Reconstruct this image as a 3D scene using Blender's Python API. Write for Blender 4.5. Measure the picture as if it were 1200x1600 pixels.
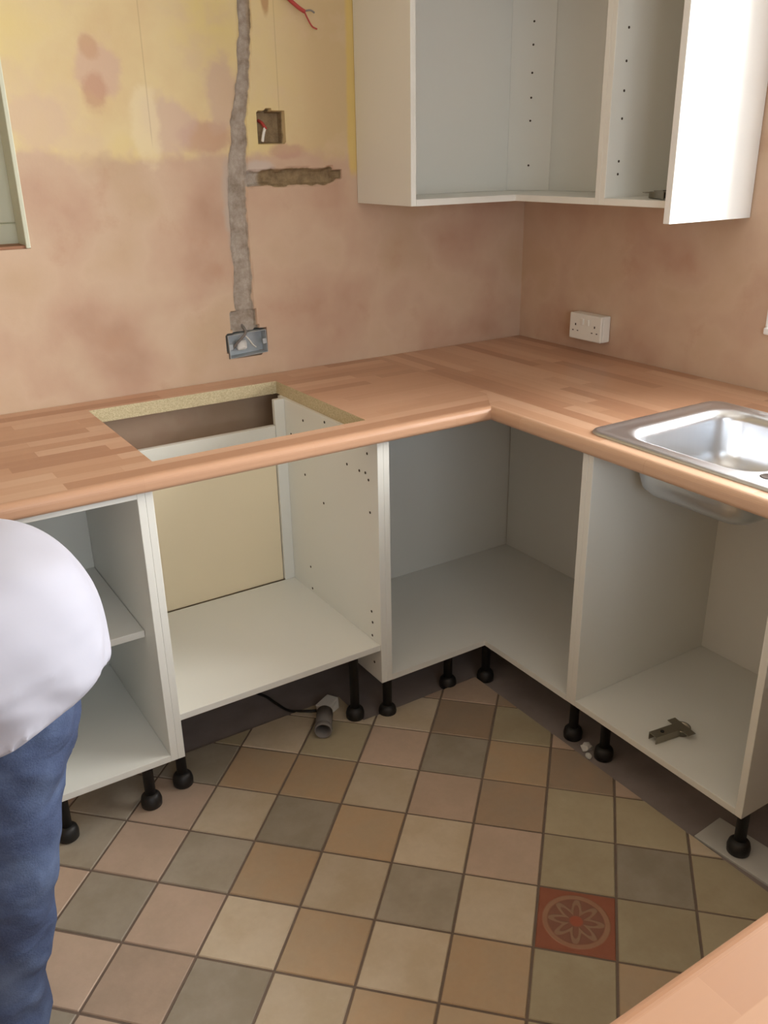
import bpy, bmesh, math, random
import numpy as np
from mathutils import Vector, Matrix, noise

for o in list(bpy.data.objects):
    bpy.data.objects.remove(o)
SC = bpy.context.scene
COL = SC.collection
rnd = random.Random(7)

# ------------------------------------------------------------------ camera, world, lights, exposure
cam_d = bpy.data.cameras.new('camera'); cam = bpy.data.objects.new('camera', cam_d); COL.objects.link(cam)
CAM = Vector((-2.1999, -2.5161, 1.5383))
_r = Vector((0.8418658, -0.53941404, -0.01716033)); _u = Vector((0.21692378, 0.30909635, 0.92596086)); _f = Vector((0.49417209, 0.78325726, -0.37722938))
cam.matrix_world = Matrix(((_r.x, _u.x, -_f.x, CAM.x), (_r.y, _u.y, -_f.y, CAM.y), (_r.z, _u.z, -_f.z, CAM.z), (0, 0, 0, 1)))
cam_d.sensor_fit = 'VERTICAL'; cam_d.sensor_height = 36.0; cam_d.lens = 1378.64/1600*36.0
cam_d.clip_start = 0.05
SC.camera = cam

W = bpy.data.worlds.new('world'); SC.world = W; W.use_nodes = True
W.node_tree.nodes['Background'].inputs[0].default_value = (0.80, 0.92, 1.0, 1)
W.node_tree.nodes['Background'].inputs[1].default_value = 1.2

def area(name, loc, rot, sx, sy, power, colr):
    l = bpy.data.lights.new(name, 'AREA'); l.shape = 'RECTANGLE'; l.size = sx; l.size_y = sy; l.energy = power; l.color = colr
    o = bpy.data.objects.new(name, l); COL.objects.link(o); o.location = loc; o.rotation_euler = rot
    return o
R90 = math.pi/2
# daylight falling through the window over the sink (right wall), and rear fill light through an added, unseen window behind the photographer
area('window_daylight', (0.30, -1.72, 1.62), (0, R90, 0), 1.10, 1.40, 82, (1.0, 0.985, 0.95))
area('rear_fill_light', (-1.9, -3.85, 1.50), (R90, 0, 0), 1.5, 1.2, 20, (0.82, 0.91, 1.0))
SC.view_settings.view_transform = 'Standard'; SC.view_settings.look = 'None'
SC.view_settings.exposure = 0.5; SC.view_settings.gamma = 1.0; SC.view_settings.use_curve_mapping = False

# ------------------------------------------------------------------ materials
def srgb(r, g, b):
    f = lambda c: (c/255/12.92) if c/255 <= 0.04045 else ((c/255+0.055)/1.055)**2.4
    return (f(r), f(g), f(b), 1)

class NT:
    def __init__(s, name, rough=0.5, metal=0.0, spec=0.5):
        s.m = bpy.data.materials.new(name); s.m.use_nodes = True; s.t = s.m.node_tree; s.n = s.t.nodes
        s.b = s.n['Principled BSDF']; s.b.inputs['Roughness'].default_value = rough; s.b.inputs['Metallic'].default_value = metal
        s.b.inputs['Specular IOR Level'].default_value = spec
        s.tc = s.n.new('ShaderNodeTexCoord')
    def link(s, a, b): s.t.links.new(a, b)
    def node(s, kind, **kw):
        n = s.n.new(kind)
        for k, v in kw.items(): setattr(n, k, v)
        return n
    def noise(s, scale, detail=4, rough=0.55, vec=None, dist=0.0):
        n = s.n.new('ShaderNodeTexNoise'); n.inputs['Scale'].default_value = scale; n.inputs['Detail'].default_value = detail
        n.inputs['Roughness'].default_value = rough; n.inputs['Distortion'].default_value = dist
        s.link(vec if vec else s.tc.outputs['Object'], n.inputs['Vector']); return n.outputs['Fac']
    def val(s, sock, v):
        if hasattr(v, 'is_output') or isinstance(v, bpy.types.NodeSocket): s.link(v, sock)
        else: sock.default_value = v
    def math(s, op, a, b=0.0, c=None, clamp=False):
        n = s.n.new('ShaderNodeMath'); n.operation = op; n.use_clamp = clamp
        s.val(n.inputs[0], a); s.val(n.inputs[1], b)
        if c is not None: s.val(n.inputs[2], c)
        return n.outputs[0]
    def step(s, x, a, b):
        n = s.n.new('ShaderNodeMapRange'); n.interpolation_type = 'SMOOTHSTEP'
        s.val(n.inputs[0], x); n.inputs[1].default_value = a; n.inputs[2].default_value = b
        return n.outputs[0]
    def mix(s, f, a, b, mode='MIX'):
        n = s.n.new('ShaderNodeMix'); n.data_type = 'RGBA'; n.blend_type = mode
        s.val(n.inputs[0], f); s.val(n.inputs[6], a); s.val(n.inputs[7], b); return n.outputs[2]
    def ramp(s, f, stops):
        n = s.n.new('ShaderNodeValToRGB'); s.link(f, n.inputs[0]); e = n.color_ramp.elements
        while len(e) < len(stops): e.new(0.5)
        for k, (p, c) in enumerate(stops): e[k].position = p; e[k].color = c
        return n.outputs[0]
    def mapping(s, scale=(1, 1, 1), loc=(0, 0, 0), rot=(0, 0, 0), src='Object'):
        n = s.n.new('ShaderNodeMapping'); n.inputs['Scale'].default_value = scale; n.inputs['Location'].default_value = loc; n.inputs['Rotation'].default_value = rot
        s.link(s.tc.outputs[src], n.inputs[0]); return n.outputs[0]
    def color(s, c): s.val(s.b.inputs['Base Color'], c); return s
    def bump(s, h, strength=0.3, dist=0.01):
        n = s.n.new('ShaderNodeBump'); n.inputs['Strength'].default_value = strength; n.inputs['Distance'].default_value = dist
        s.link(h, n.inputs['Height']); s.link(n.outputs[0], s.b.inputs['Normal']); return s

def plain(name, c, rough=0.5, metal=0.0, var=0.05, scale=20, spec=0.5, bump=0.0):
    n = NT(name, rough, metal, spec)
    dark = tuple(x*(1-var) for x in c[:3])+(1,); lite = tuple(min(1, x*(1+var)) for x in c[:3])+(1,)
    f = n.noise(scale)
    n.color(n.mix(f, dark, lite))
    if bump: n.bump(f, bump, 0.004)
    return n.m

def mat_wall(name, painted):
    """skimmed plaster in pink and buff drying patches; the back wall keeps old yellow paint above and cream paint behind the units"""
    n = NT(name, 0.9, spec=0.2)
    sep = n.n.new('ShaderNodeSeparateXYZ'); n.link(n.tc.outputs['Object'], sep.inputs[0])
    X, Z = sep.outputs[0], sep.outputs[2]
    n1 = n.noise(3.0, 4, 0.5, dist=0.1); n2 = n.noise(7.0, 5, 0.6); n3 = n.noise(40, 4)
    pl = n.ramp(n1, [(0.28, srgb(182, 148, 126)), (0.42, srgb(196, 165, 143)), (0.54, srgb(206, 180, 156)), (0.66, srgb(198, 171, 144)), (0.78, srgb(203, 180, 150))])
    pl = n.mix(n.math('MULTIPLY', n.step(n2, 0.55, 0.75), 0.6), pl, srgb(190, 154, 130))
    col = pl
    if painted:
        def blob(x, z, rx, rz, soft=0.35):
            dx = n.math('DIVIDE', n.math('SUBTRACT', X, x), rx); dz = n.math('DIVIDE', n.math('SUBTRACT', Z, z), rz)
            d = n.math('SQRT', n.math('ADD', n.math('MULTIPLY', dx, dx), n.math('MULTIPLY', dz, dz)))
            d = n.math('ADD', d, n.math('MULTIPLY', n.math('SUBTRACT', n.noise(14, 4), 0.5), 1.5))
            return n.math('SUBTRACT', 1.0, n.step(d, 1-soft, 1+soft))
        yel = n.ramp(n.noise(3.2, 4, 0.55), [(0.3, srgb(214, 188, 146)), (0.48, srgb(222, 202, 158)), (0.68, srgb(224, 204, 142))])
        yel = n.mix(n.step(X, -1.05, -0.75), yel, srgb(204, 180, 140))
        yel = n.mix(n.math('MULTIPLY', n.step(n.noise(5.5, 4), 0.52, 0.66), 0.55), yel, srgb(216, 192, 162))
        edge = n.math('ADD', Z, n.math('ADD', n.math('MULTIPLY', n.math('SUBTRACT', n.noise(4.5, 4), 0.5), 0.22), n.math('MULTIPLY', n.math('SUBTRACT', n.noise(30, 3), 0.5), 0.02)))
        upper = n.step(edge, 1.515, 1.56)
        col = n.mix(upper, pl, yel)
        rawp = n.mix(n.noise(12, 3), srgb(190, 145, 122), srgb(205, 160, 140))
        for x, z, rx, rz, c in [(-1.455, 1.745, 0.055, 0.075, srgb(208, 176, 160)), (-1.47, 1.69, 0.035, 0.045, srgb(194, 152, 128)), (-1.47, 1.80, 0.025, 0.025, srgb(198, 160, 130)),
                                (-1.165, 1.585, 0.09, 0.04, srgb(190, 150, 132)), (-1.28, 1.62, 0.07, 0.07, srgb(206, 178, 164)), (-1.115, 1.69, 0.055, 0.09, srgb(204, 176, 158)),
                                (-1.345, 1.62, 0.04, 0.09, srgb(230, 214, 178)), (-0.93, 1.545, 0.06, 0.022, srgb(190, 152, 134)), (-1.62, 1.62, 0.08, 0.06, srgb(214, 188, 164)), (-0.97, 1.93, 0.012, 0.03, srgb(176, 130, 92))]:
            col = n.mix(n.math('MULTIPLY', blob(x, z, rx, rz, 0.28), 0.7), col, c)
        # strong yellow left at the cabinet edge, paper seams, cream paint low down
        ystrip = n.math('MULTIPLY', n.step(n.math('ADD', X, n.math('MULTIPLY', n.noise(9, 3), 0.02)), -0.712, -0.700), n.step(Z, 1.46, 1.50))
        col = n.mix(n.math('MULTIPLY', ystrip, 0.8), col, srgb(216, 188, 112))
        for sx in (-1.332, -0.945):
            w = n.math('SUBTRACT', 1.0, n.step(n.math('ABSOLUTE', n.math('ADD', X, -sx)), 0.0005, 0.0025))
            col = n.mix(n.math('MULTIPLY', n.math('MULTIPLY', w, n.step(Z, 1.55, 1.60)), 0.3), col, srgb(160, 134, 100))
        # filler smeared beside the chase
        fil = n.math('MULTIPLY', blob(-1.118, 1.40, 0.022, 0.12), 0.85)
        col = n.mix(fil, col, srgb(190, 176, 164))
        fil2 = blob(-1.02, 1.505, 0.05, 0.02)
        col = n.mix(fil2, col, srgb(200, 184, 172))
        low = n.math('SUBTRACT', 1.0, n.step(Z, 0.715, 0.735))
        col = n.mix(low, col, n.mix(n.noise(3, 3), srgb(240, 230, 206), srgb(232, 220, 192)))
    else:
        Y = sep.outputs[1]
        up = n.step(n.math('ADD', Z, n.math('MULTIPLY', n.noise(4.5, 4), 0.2)), 2.0, 2.1)
        col = n.mix(up, pl, srgb(226, 208, 166))
    if painted:
        at = n.n.new('ShaderNodeAttribute'); at.attribute_name = 'chase'
        cm = n.step(n.math('ADD', at.outputs['Fac'], n.math('MULTIPLY', n.math('SUBTRACT', n.noise(60, 4), 0.5), 0.5)), 0.30, 0.62)
        cf = n.noise(34, 6, 0.7)
        cem = n.ramp(cf, [(0.3, srgb(140, 126, 112)), (0.5, srgb(166, 154, 142)), (0.72, srgb(190, 180, 170))])
        cem = n.mix(n.step(X, -1.03, -1.01), cem, n.ramp(cf, [(0.3, srgb(118, 98, 74)), (0.6, srgb(152, 132, 102))]))
        col = n.mix(cm, col, cem)
    n.color(col)
    n.bump(n.math('ADD', n.math('MULTIPLY', n2, 0.7), n.math('MULTIPLY', n3, 0.25)), 0.25, 0.006)
    return n.m

def mat_wood(name, along_y=False, coarse=1.0):
    """beech block laminate: staves of unequal tone along the run"""
    n = NT(name, 0.30, spec=0.45)
    v = n.mapping(rot=(0, 0, R90 if along_y else 0))
    br = n.n.new('ShaderNodeTexBrick'); br.offset = 0.37; br.offset_frequency = 2; br.squash = 1.35; br.squash_frequency = 3
    n.link(v, br.inputs['Vector'])
    br.inputs['Color1'].default_value = (0, 0, 0, 1); br.inputs['Color2'].default_value = (1, 1, 1, 1); br.inputs['Mortar'].default_value = (0.4, 0.4, 0.4, 1)
    br.inputs['Scale'].default_value = 1.0; br.inputs['Mortar Size'].default_value = 0.0004; br.inputs['Bias'].default_value = 0.0
    br.inputs['Brick Width'].default_value = 0.42*coarse; br.inputs['Row Height'].default_value = 0.044*coarse
    sepc = n.n.new('ShaderNodeSeparateColor'); n.link(br.outputs['Color'], sepc.inputs[0])
    base = n.ramp(sepc.outputs[0], [(0.0, srgb(174, 130, 102)), (0.35, srgb(190, 147, 117)), (0.7, srgb(199, 158, 129)), (1.0, srgb(210, 174, 146))])
    g = n.n.new('ShaderNodeMapping'); g.inputs['Scale'].default_value = (3, 70, 70); n.link(v, g.inputs[0])
    grain = n.noise(1.0, 4, 0.6, vec=g.outputs[0])
    col = n.mix(n.math('MULTIPLY', grain, 0.22), base, srgb(176, 130, 102))
    n.color(col)
    n.val(n.b.inputs['Roughness'], n.math('ADD', 0.26, n.math('MULTIPLY', grain, 0.12)))
    return n.m

def mat_tile(name, c, c2):
    n = NT(name, 0.42, spec=0.4)
    oi = n.n.new('ShaderNodeObjectInfo')
    comb = n.n.new('ShaderNodeVectorMath'); comb.operation = 'ADD'
    rv = n.n.new('ShaderNodeCombineXYZ'); 
    for k in range(3): n.link(n.math('MULTIPLY', oi.outputs['Random'], 20.0+7*k), rv.inputs[k])
    n.link(n.tc.outputs['Object'], comb.inputs[0]); n.link(rv.outputs[0], comb.inputs[1])
    f = n.noise(9, 5, 0.6, vec=comb.outputs[0]); f2 = n.noise(60, 4, 0.6, vec=comb.outputs[0])
    col = n.mix(n.step(f, 0.34, 0.68), c, c2)
    col = n.mix(n.math('MULTIPLY', f2, 0.16), col, srgb(110, 86, 62))
    hsv = n.n.new('ShaderNodeHueSaturation'); n.link(col, hsv.inputs['Color']); n.link(n.math('ADD', 0.88, n.math('MULTIPLY', oi.outputs['Random'], 0.24)), hsv.inputs['Value'])
    n.color(hsv.outputs[0]); n.bump(f2, 0.12, 0.003)
    return n.m

def mat_decor():
    """terracotta tile with a pale relief rosette inside a ring"""
    n = NT('terracotta_rosette', 0.45)
    v = n.mapping(scale=(1/0.083, 1/0.083, 1))
    sep = n.n.new('ShaderNodeSeparateXYZ'); n.link(v, sep.inputs[0]); x, y = sep.outputs[0], sep.outputs[1]
    r = n.math('SQRT', n.math('ADD', n.math('MULTIPLY', x, x), n.math('MULTIPLY', y, y)))
    a = n.math('ARCTAN2', y, x)
    pet = n.math('MULTIPLY', n.math('ADD', n.math('COSINE', n.math('MULTIPLY', a, 8.0)), 1.0), 0.5)
    ring = n.math('SUBTRACT', 1.0, n.step(n.math('ABSOLUTE', n.math('SUBTRACT', r, 0.80)), 0.04, 0.09))
    rr = n.math('ADD', 0.30, n.math('MULTIPLY', pet, 0.34))
    petal = n.math('SUBTRACT', 1.0, n.step(n.math('ABSOLUTE', n.math('SUBTRACT', r, rr)), 0.05, 0.13))
    inner = n.math('SUBTRACT', 1.0, n.step(r, 0.70, 0.76))
    f = n.noise(30, 4)
    col = n.mix(f, srgb(142, 82, 60), srgb(158, 98, 74))
    col = n.mix(n.math('MULTIPLY', inner, 0.6), col, srgb(122, 92, 78))
    m = n.math('MAXIMUM', n.math('MULTIPLY', petal, inner), ring)
    m = n.math('MULTIPLY', m, n.math('ADD', 0.3, n.math('MULTIPLY', n.noise(22, 3), 0.7)))
    col = n.mix(n.math('MULTIPLY', m, 0.75), col, srgb(170, 144, 116))
    ctr = n.math('SUBTRACT', 1.0, n.step(r, 0.14, 0.20))
    col = n.mix(n.math('MULTIPLY', ctr, 0.8), col, srgb(168, 86, 60))
    n.color(col); n.bump(m, 0.4, 0.003)
    return n.m

def mat_glass():
    m = bpy.data.materials.new('window_glass'); m.use_nodes = True; t = m.node_tree; t.nodes.clear()
    o = t.nodes.new('ShaderNodeOutputMaterial'); tr = t.nodes.new('ShaderNodeBsdfTransparent'); gl = t.nodes.new('ShaderNodeBsdfGlossy'); mx = t.nodes.new('ShaderNodeMixShader'); fr = t.nodes.new('ShaderNodeFresnel')
    gl.inputs['Roughness'].default_value = 0.02; tr.inputs[0].default_value = (0.97, 0.97, 0.97, 1); fr.inputs[0].default_value = 1.3
    t.links.new(fr.outputs[0], mx.inputs[0]); t.links.new(tr.outputs[0], mx.inputs[1]); t.links.new(gl.outputs[0], mx.inputs[2]); t.links.new(mx.outputs[0], o.inputs[0])
    return m

def mat_steel():
    n = NT('brushed_steel', 0.2, 1.0)
    v = n.mapping(scale=(120, 6, 6)); f = n.noise(1.0, 3, vec=v)
    n.color(n.mix(f, (0.70, 0.72, 0.76, 1), (0.75, 0.77, 0.80, 1)))
    n.val(n.b.inputs['Roughness'], n.math('ADD', 0.30, n.math('MULTIPLY', f, 0.05)))
    return n.m

def mat_chip():
    n = NT('raw_chipboard', 0.85, spec=0.2)
    vo = n.n.new('ShaderNodeTexVoronoi'); vo.inputs['Scale'].default_value = 380; n.link(n.tc.outputs['Object'], vo.inputs['Vector'])
    sc = n.n.new('ShaderNodeSeparateColor'); n.link(vo.outputs['Color'], sc.inputs[0])
    n.color(n.mix(sc.outputs[0], srgb(186, 170, 136), srgb(212, 198, 164))); n.bump(sc.outputs[1], 0.4, 0.002)
    return n.m

def mat_cement():
    n = NT('rough_cement', 0.95, spec=0.1)
    f = n.noise(28, 6, 0.7); g = n.noise(6, 3)
    n.color(n.mix(g, n.ramp(f, [(0.3, srgb(122, 106, 86)), (0.55, srgb(160, 144, 122)), (0.75, srgb(182, 168, 150))]), srgb(150, 132, 104)))
    n.bump(f, 0.9, 0.01)
    return n.m

def mat_denim():
    n = NT('blue_denim', 0.85, spec=0.2)
    f = n.noise(7, 4); w = n.noise(300, 2)
    c = n.ramp(f, [(0.3, srgb(44, 52, 82)), (0.52, srgb(62, 74, 106)), (0.75, srgb(96, 112, 144))])
    n.color(n.mix(n.math('MULTIPLY', w, 0.25), c, srgb(120, 134, 160))); n.bump(n.math('ADD', n.math('MULTIPLY', w, 0.05), n.noise(1.0, 2, 0.45, vec=n.mapping(scale=(8, 8, 13), rot=(0.3, 0.5, 0)), dist=0.5)), 0.6, 0.03)
    return n.m

M = {}
M['wall_back'] = mat_wall('old_paint_over_plaster', True)
M['wall'] = mat_wall('skimmed_plaster', False)
M['cement'] = mat_cement()
M['white'] = plain('white_melamine', srgb(230, 229, 222), 0.38, var=0.02, scale=3)
M['cream'] = plain('cream_hardboard', srgb(238, 222, 190), 0.7, var=0.03, scale=4)
M['white_edge'] = plain('white_edging', srgb(238, 238, 236), 0.32, var=0.02, scale=5)
M['hole'] = plain('drilled_hole', srgb(62, 50, 40), 0.9)
M['wood_x'] = mat_wood('beech_block_laminate')
M['wood_y'] = mat_wood('beech_block_laminate_long', True)
M['chip'] = mat_chip()
M['steel'] = mat_steel()
M['galv'] = plain('galvanised_steel', srgb(176, 182, 186), 0.55, 0.3, 0.2, 30)
M['nickel'] = plain('nickel_plate', srgb(150, 144, 130), 0.35, 0.9, 0.1, 60)
M['black'] = plain('black_plastic', srgb(30, 28, 27), 0.5, var=0.15)
M['whiteplastic'] = plain('white_plastic', srgb(236, 234, 226), 0.35, var=0.01)
M['frame_green'] = plain('pale_green_gloss_paint', srgb(206, 208, 186), 0.4, var=0.03, scale=6)
M['upvc'] = plain('white_upvc', srgb(242, 242, 242), 0.35, var=0.01)
M['glass'] = mat_glass()
M['ceil'] = plain('ceiling_paint', srgb(226, 220, 208), 0.9, var=0.03, scale=2)
M['screed'] = plain('dusty_screed', srgb(150, 138, 134), 0.95, var=0.3, scale=9, bump=0.5)
M['grout'] = plain('brown_grout', srgb(120, 104, 92), 0.95, var=0.2, scale=40)
sh_ = NT('white_cotton', 0.9, spec=0.15); sh_.color(sh_.mix(sh_.noise(8), srgb(184, 184, 198), srgb(190, 190, 202)))
sh_.bump(sh_.noise(1.0, 1, 0.4, vec=sh_.mapping(scale=(5, 5, 13), rot=(0, 0.7, 0)), dist=0.3), 0.6, 0.035); M['shirt'] = sh_.m
M['denim'] = mat_denim()
M['skin'] = plain('skin', srgb(206, 152, 124), 0.55, var=0.06, scale=14)
M['hair'] = plain('brown_hair', srgb(70, 52, 40), 0.7, var=0.3, scale=80)
M['boot'] = plain('tan_leather', srgb(136, 84, 50), 0.6, var=0.2, scale=20)
M['rubber'] = plain('boot_rubber', srgb(40, 36, 34), 0.8)
M['belt'] = plain('dark_leather', srgb(58, 44, 38), 0.6)
M['red'] = plain('red_pvc', srgb(176, 62, 56), 0.5)
M['grey_pvc'] = plain('grey_pvc', srgb(128, 122, 118), 0.6)
M['rubble'] = plain('white_rubble', srgb(222, 218, 212), 0.95, var=0.12, scale=30, bump=0.5)
M['board'] = plain('white_packing_board', srgb(206, 204, 198), 0.7, var=0.08, scale=15)
M['plywood'] = plain('stained_timber', srgb(156, 112, 84), 0.7, var=0.2, scale=8)
TILE = {'c': mat_tile('cream_tile', srgb(212, 196, 172), srgb(202, 184, 156)), 'g': mat_tile('grey_tile', srgb(172, 162, 146), srgb(160, 150, 132)),
        'p': mat_tile('pink_tile', srgb(200, 176, 156), srgb(190, 168, 148)), 't': mat_tile('tan_tile', srgb(194, 166, 134), srgb(188, 166, 138)),
        'o': mat_tile('olive_tile', srgb(184, 172, 144), srgb(176, 162, 134)), 'b': mat_tile('brown_tile', srgb(174, 150, 126), srgb(166, 148, 128))}
M['decor'] = mat_decor()

# ------------------------------------------------------------------ helpers
def obj(name, bm, mat, parent=None, smooth=False, loc=None, rot=None):
    me = bpy.data.meshes.new(name)
    if isinstance(bm, bmesh.types.BMesh):
        bmesh.ops.recalc_face_normals(bm, faces=bm.faces[:]); bm.to_mesh(me); bm.free()
    else:
        me.from_pydata(*bm); me.update()
    for m in (mat if isinstance(mat, (list, tuple)) else [mat]): me.materials.append(m)
    if smooth:
        for p in me.polygons: p.use_smooth = True
    o = bpy.data.objects.new(name, me); COL.objects.link(o)
    if parent: o.parent = parent
    if loc: o.location = loc
    if rot: o.rotation_euler = rot
    return o
def tag(o, label, cat, group=None):
    o['label'] = label; o['category'] = cat
    if group: o['group'] = group
    return o
def thing(name, label, cat, loc=(0, 0, 0), rotz=0, group=None):
    o = bpy.data.objects.new(name, None); COL.objects.link(o); o.location = loc; o.rotation_euler = (0, 0, rotz); o.empty_display_size = 0.1
    return tag(o, label, cat, group)
def structure(o): o['kind'] = 'structure'; return o
def addbox(bm, x0, x1, y0, y1, z0, z1, bevel=0.0):
    vs = [bm.verts.new((x, y, z)) for z in (z0, z1) for y in (y0, y1) for x in (x0, x1)]
    fs = [bm.faces.new([vs[i] for i in q]) for q in ((0, 1, 3, 2), (4, 6, 7, 5), (0, 4, 5, 1), (2, 3, 7, 6), (0, 2, 6, 4), (1, 5, 7, 3))]
    if bevel:
        es = list({e for f in fs for e in f.edges}); bmesh.ops.bevel(bm, geom=es, offset=bevel, segments=2, affect='EDGES', profile=0.5)
def box(x0, x1, y0, y1, z0, z1, bevel=0.0):
    bm = bmesh.new(); addbox(bm, min(x0, x1), max(x0, x1), min(y0, y1), max(y0, y1), min(z0, z1), max(z0, z1), bevel); return bm
def lathe(prof, n=24, bm=None, origin=(0, 0, 0)):
    loop = prof[0] == prof[-1]
    bm = bm or bmesh.new(); rings = []
    for r, z in prof:
        rings.append([bm.verts.new((origin[0]+r*math.cos(2*math.pi*k/n), origin[1]+r*math.sin(2*math.pi*k/n), origin[2]+z)) for k in range(n)])
    for a, b in zip(rings, rings[1:]):
        for k in range(n): bm.faces.new((a[k], a[(k+1) % n], b[(k+1) % n], b[k]))
    if prof[0][0] > 1e-5 and not loop: bm.faces.new(rings[0][::-1])
    if prof[-1][0] > 1e-5 and not loop: bm.faces.new(rings[-1])
    bmesh.ops.remove_doubles(bm, verts=bm.verts[:], dist=1e-6)
    return bm
def tube(pts, r, n=10, bm=None, cap=True):
    bm = bm or bmesh.new(); pts = [Vector(p) for p in pts]; rings = []
    up = Vector((0.13, 0.21, 0.97))
    for i, p in enumerate(pts):
        t = (pts[min(i+1, len(pts)-1)]-pts[max(i-1, 0)]).normalized(); a = t.cross(up).normalized(); b = t.cross(a)
        rr = r[i] if isinstance(r, (list, tuple)) else r
        rings.append([bm.verts.new(p+a*rr*math.cos(2*math.pi*k/n)+b*rr*math.sin(2*math.pi*k/n)) for k in range(n)])
    for a, b in zip(rings, rings[1:]):
        for k in range(n): bm.faces.new((a[k], a[(k+1) % n], b[(k+1) % n], b[k]))
    if cap: bm.faces.new(rings[0][::-1]); bm.faces.new(rings[-1])
    return bm
def spline(pts, n=8):
    pts = [Vector(p) for p in pts]; out = []
    for i in range(len(pts)-1):
        p0, p1, p2, p3 = pts[max(i-1, 0)], pts[i], pts[i+1], pts[min(i+2, len(pts)-1)]
        for k in range(n):
            t = k/n; out.append(0.5*((2*p1)+(p2-p0)*t+(2*p0-5*p1+4*p2-p3)*t*t+(3*p1-p0-3*p2+p3)*t**3))
    return out+[pts[-1]]
def prism(poly, z0, z1, bm=None):
    bm = bm or bmesh.new(); a = [bm.verts.new((x, y, z0)) for x, y in poly]; b = [bm.verts.new((x, y, z1)) for x, y in poly]
    bm.faces.new(a[::-1]); bm.faces.new(b); n = len(poly)
    for k in range(n): bm.faces.new((a[k], a[(k+1) % n], b[(k+1) % n], b[k]))
    return bm
def cut(o, cutter_bm):
    c = obj('cutter', cutter_bm, M['chip']); md = o.modifiers.new('b', 'BOOLEAN'); md.operation = 'DIFFERENCE'; md.object = c; md.solver = 'EXACT'
    dg = bpy.context.evaluated_depsgraph_get(); dg.update()
    me = bpy.data.meshes.new_from_object(o.evaluated_get(dg)); o.modifiers.clear(); o.data = me
    bpy.data.objects.remove(c)

# ------------------------------------------------------------------ the room
RX0, RY0, RZ = -3.5, -3.6, 2.42          # left wall, rear wall, ceiling
T = 0.018                                # board thickness
ZC, FR, BK = 0.14, 0.698, 0.172          # carcass bottom, front distance from the walls, back distance
ZT = ZC+0.72; H = ZT+0.038               # carcass top, worktop top
WF = 0.722                               # worktop front distance from the wall

def sm(a, b, x):
    t = min(1, max(0, (x-a)/(b-a))); return t*t*(3-2*t)
def chase_depth(x, z):
    j = 0.008*noise.noise((x*18, 0.3, z*18))+0.004*noise.noise((x*50, 1.3, z*45))
    # long vertical chase, leaning a little
    c = -1.031-0.062*sm(1.95, 1.35, z)-0.004; w = 0.019+0.009*sm(1.75, 1.45, z)
    d = 0.0
    if z > 1.03:
        e = abs(x-c+j)-w
        d = max(d, 0.011*sm(0.005, -0.007, e)*(1+0.5*noise.noise((x*40, 5, z*25))))
    # sideways chase
    e = max(abs(z-1.475-0.01*(x+1.0)-j)-0.022-0.004*noise.noise((x*20, 2, 0)), x+0.775-2*j, -1.06-x)
    d = max(d, 0.020*sm(0.005, -0.007, e)*(1+0.4*noise.noise((x*40, 9, z*40))))
    if abs(x+0.775)<0.03 and abs(z-1.478-j) < 0.012: d = max(d, 0.012)
    # square back box hole above it
    if -1.016 < x+0.3*j < -0.930 and 1.567 < z+0.3*j < 1.655: d = max(d, 0.038)
    # hacked edges round the socket box at the bottom, and the wider notch over it
    if -1.163 < x+0.05*(z-1.0) < -1.033 and 0.9635 < z-0.05*(x+1.098) < 1.0365: d = max(d, 0.046)
    if -1.145 < x+j < -1.06 and 1.03 < z < 1.10+j: d = max(d, 0.014)
    return d
HX0, HX1, HZ0, HZ1 = -2.62, -1.688, 1.322, 2.06   # hatch window in the back wall
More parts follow.
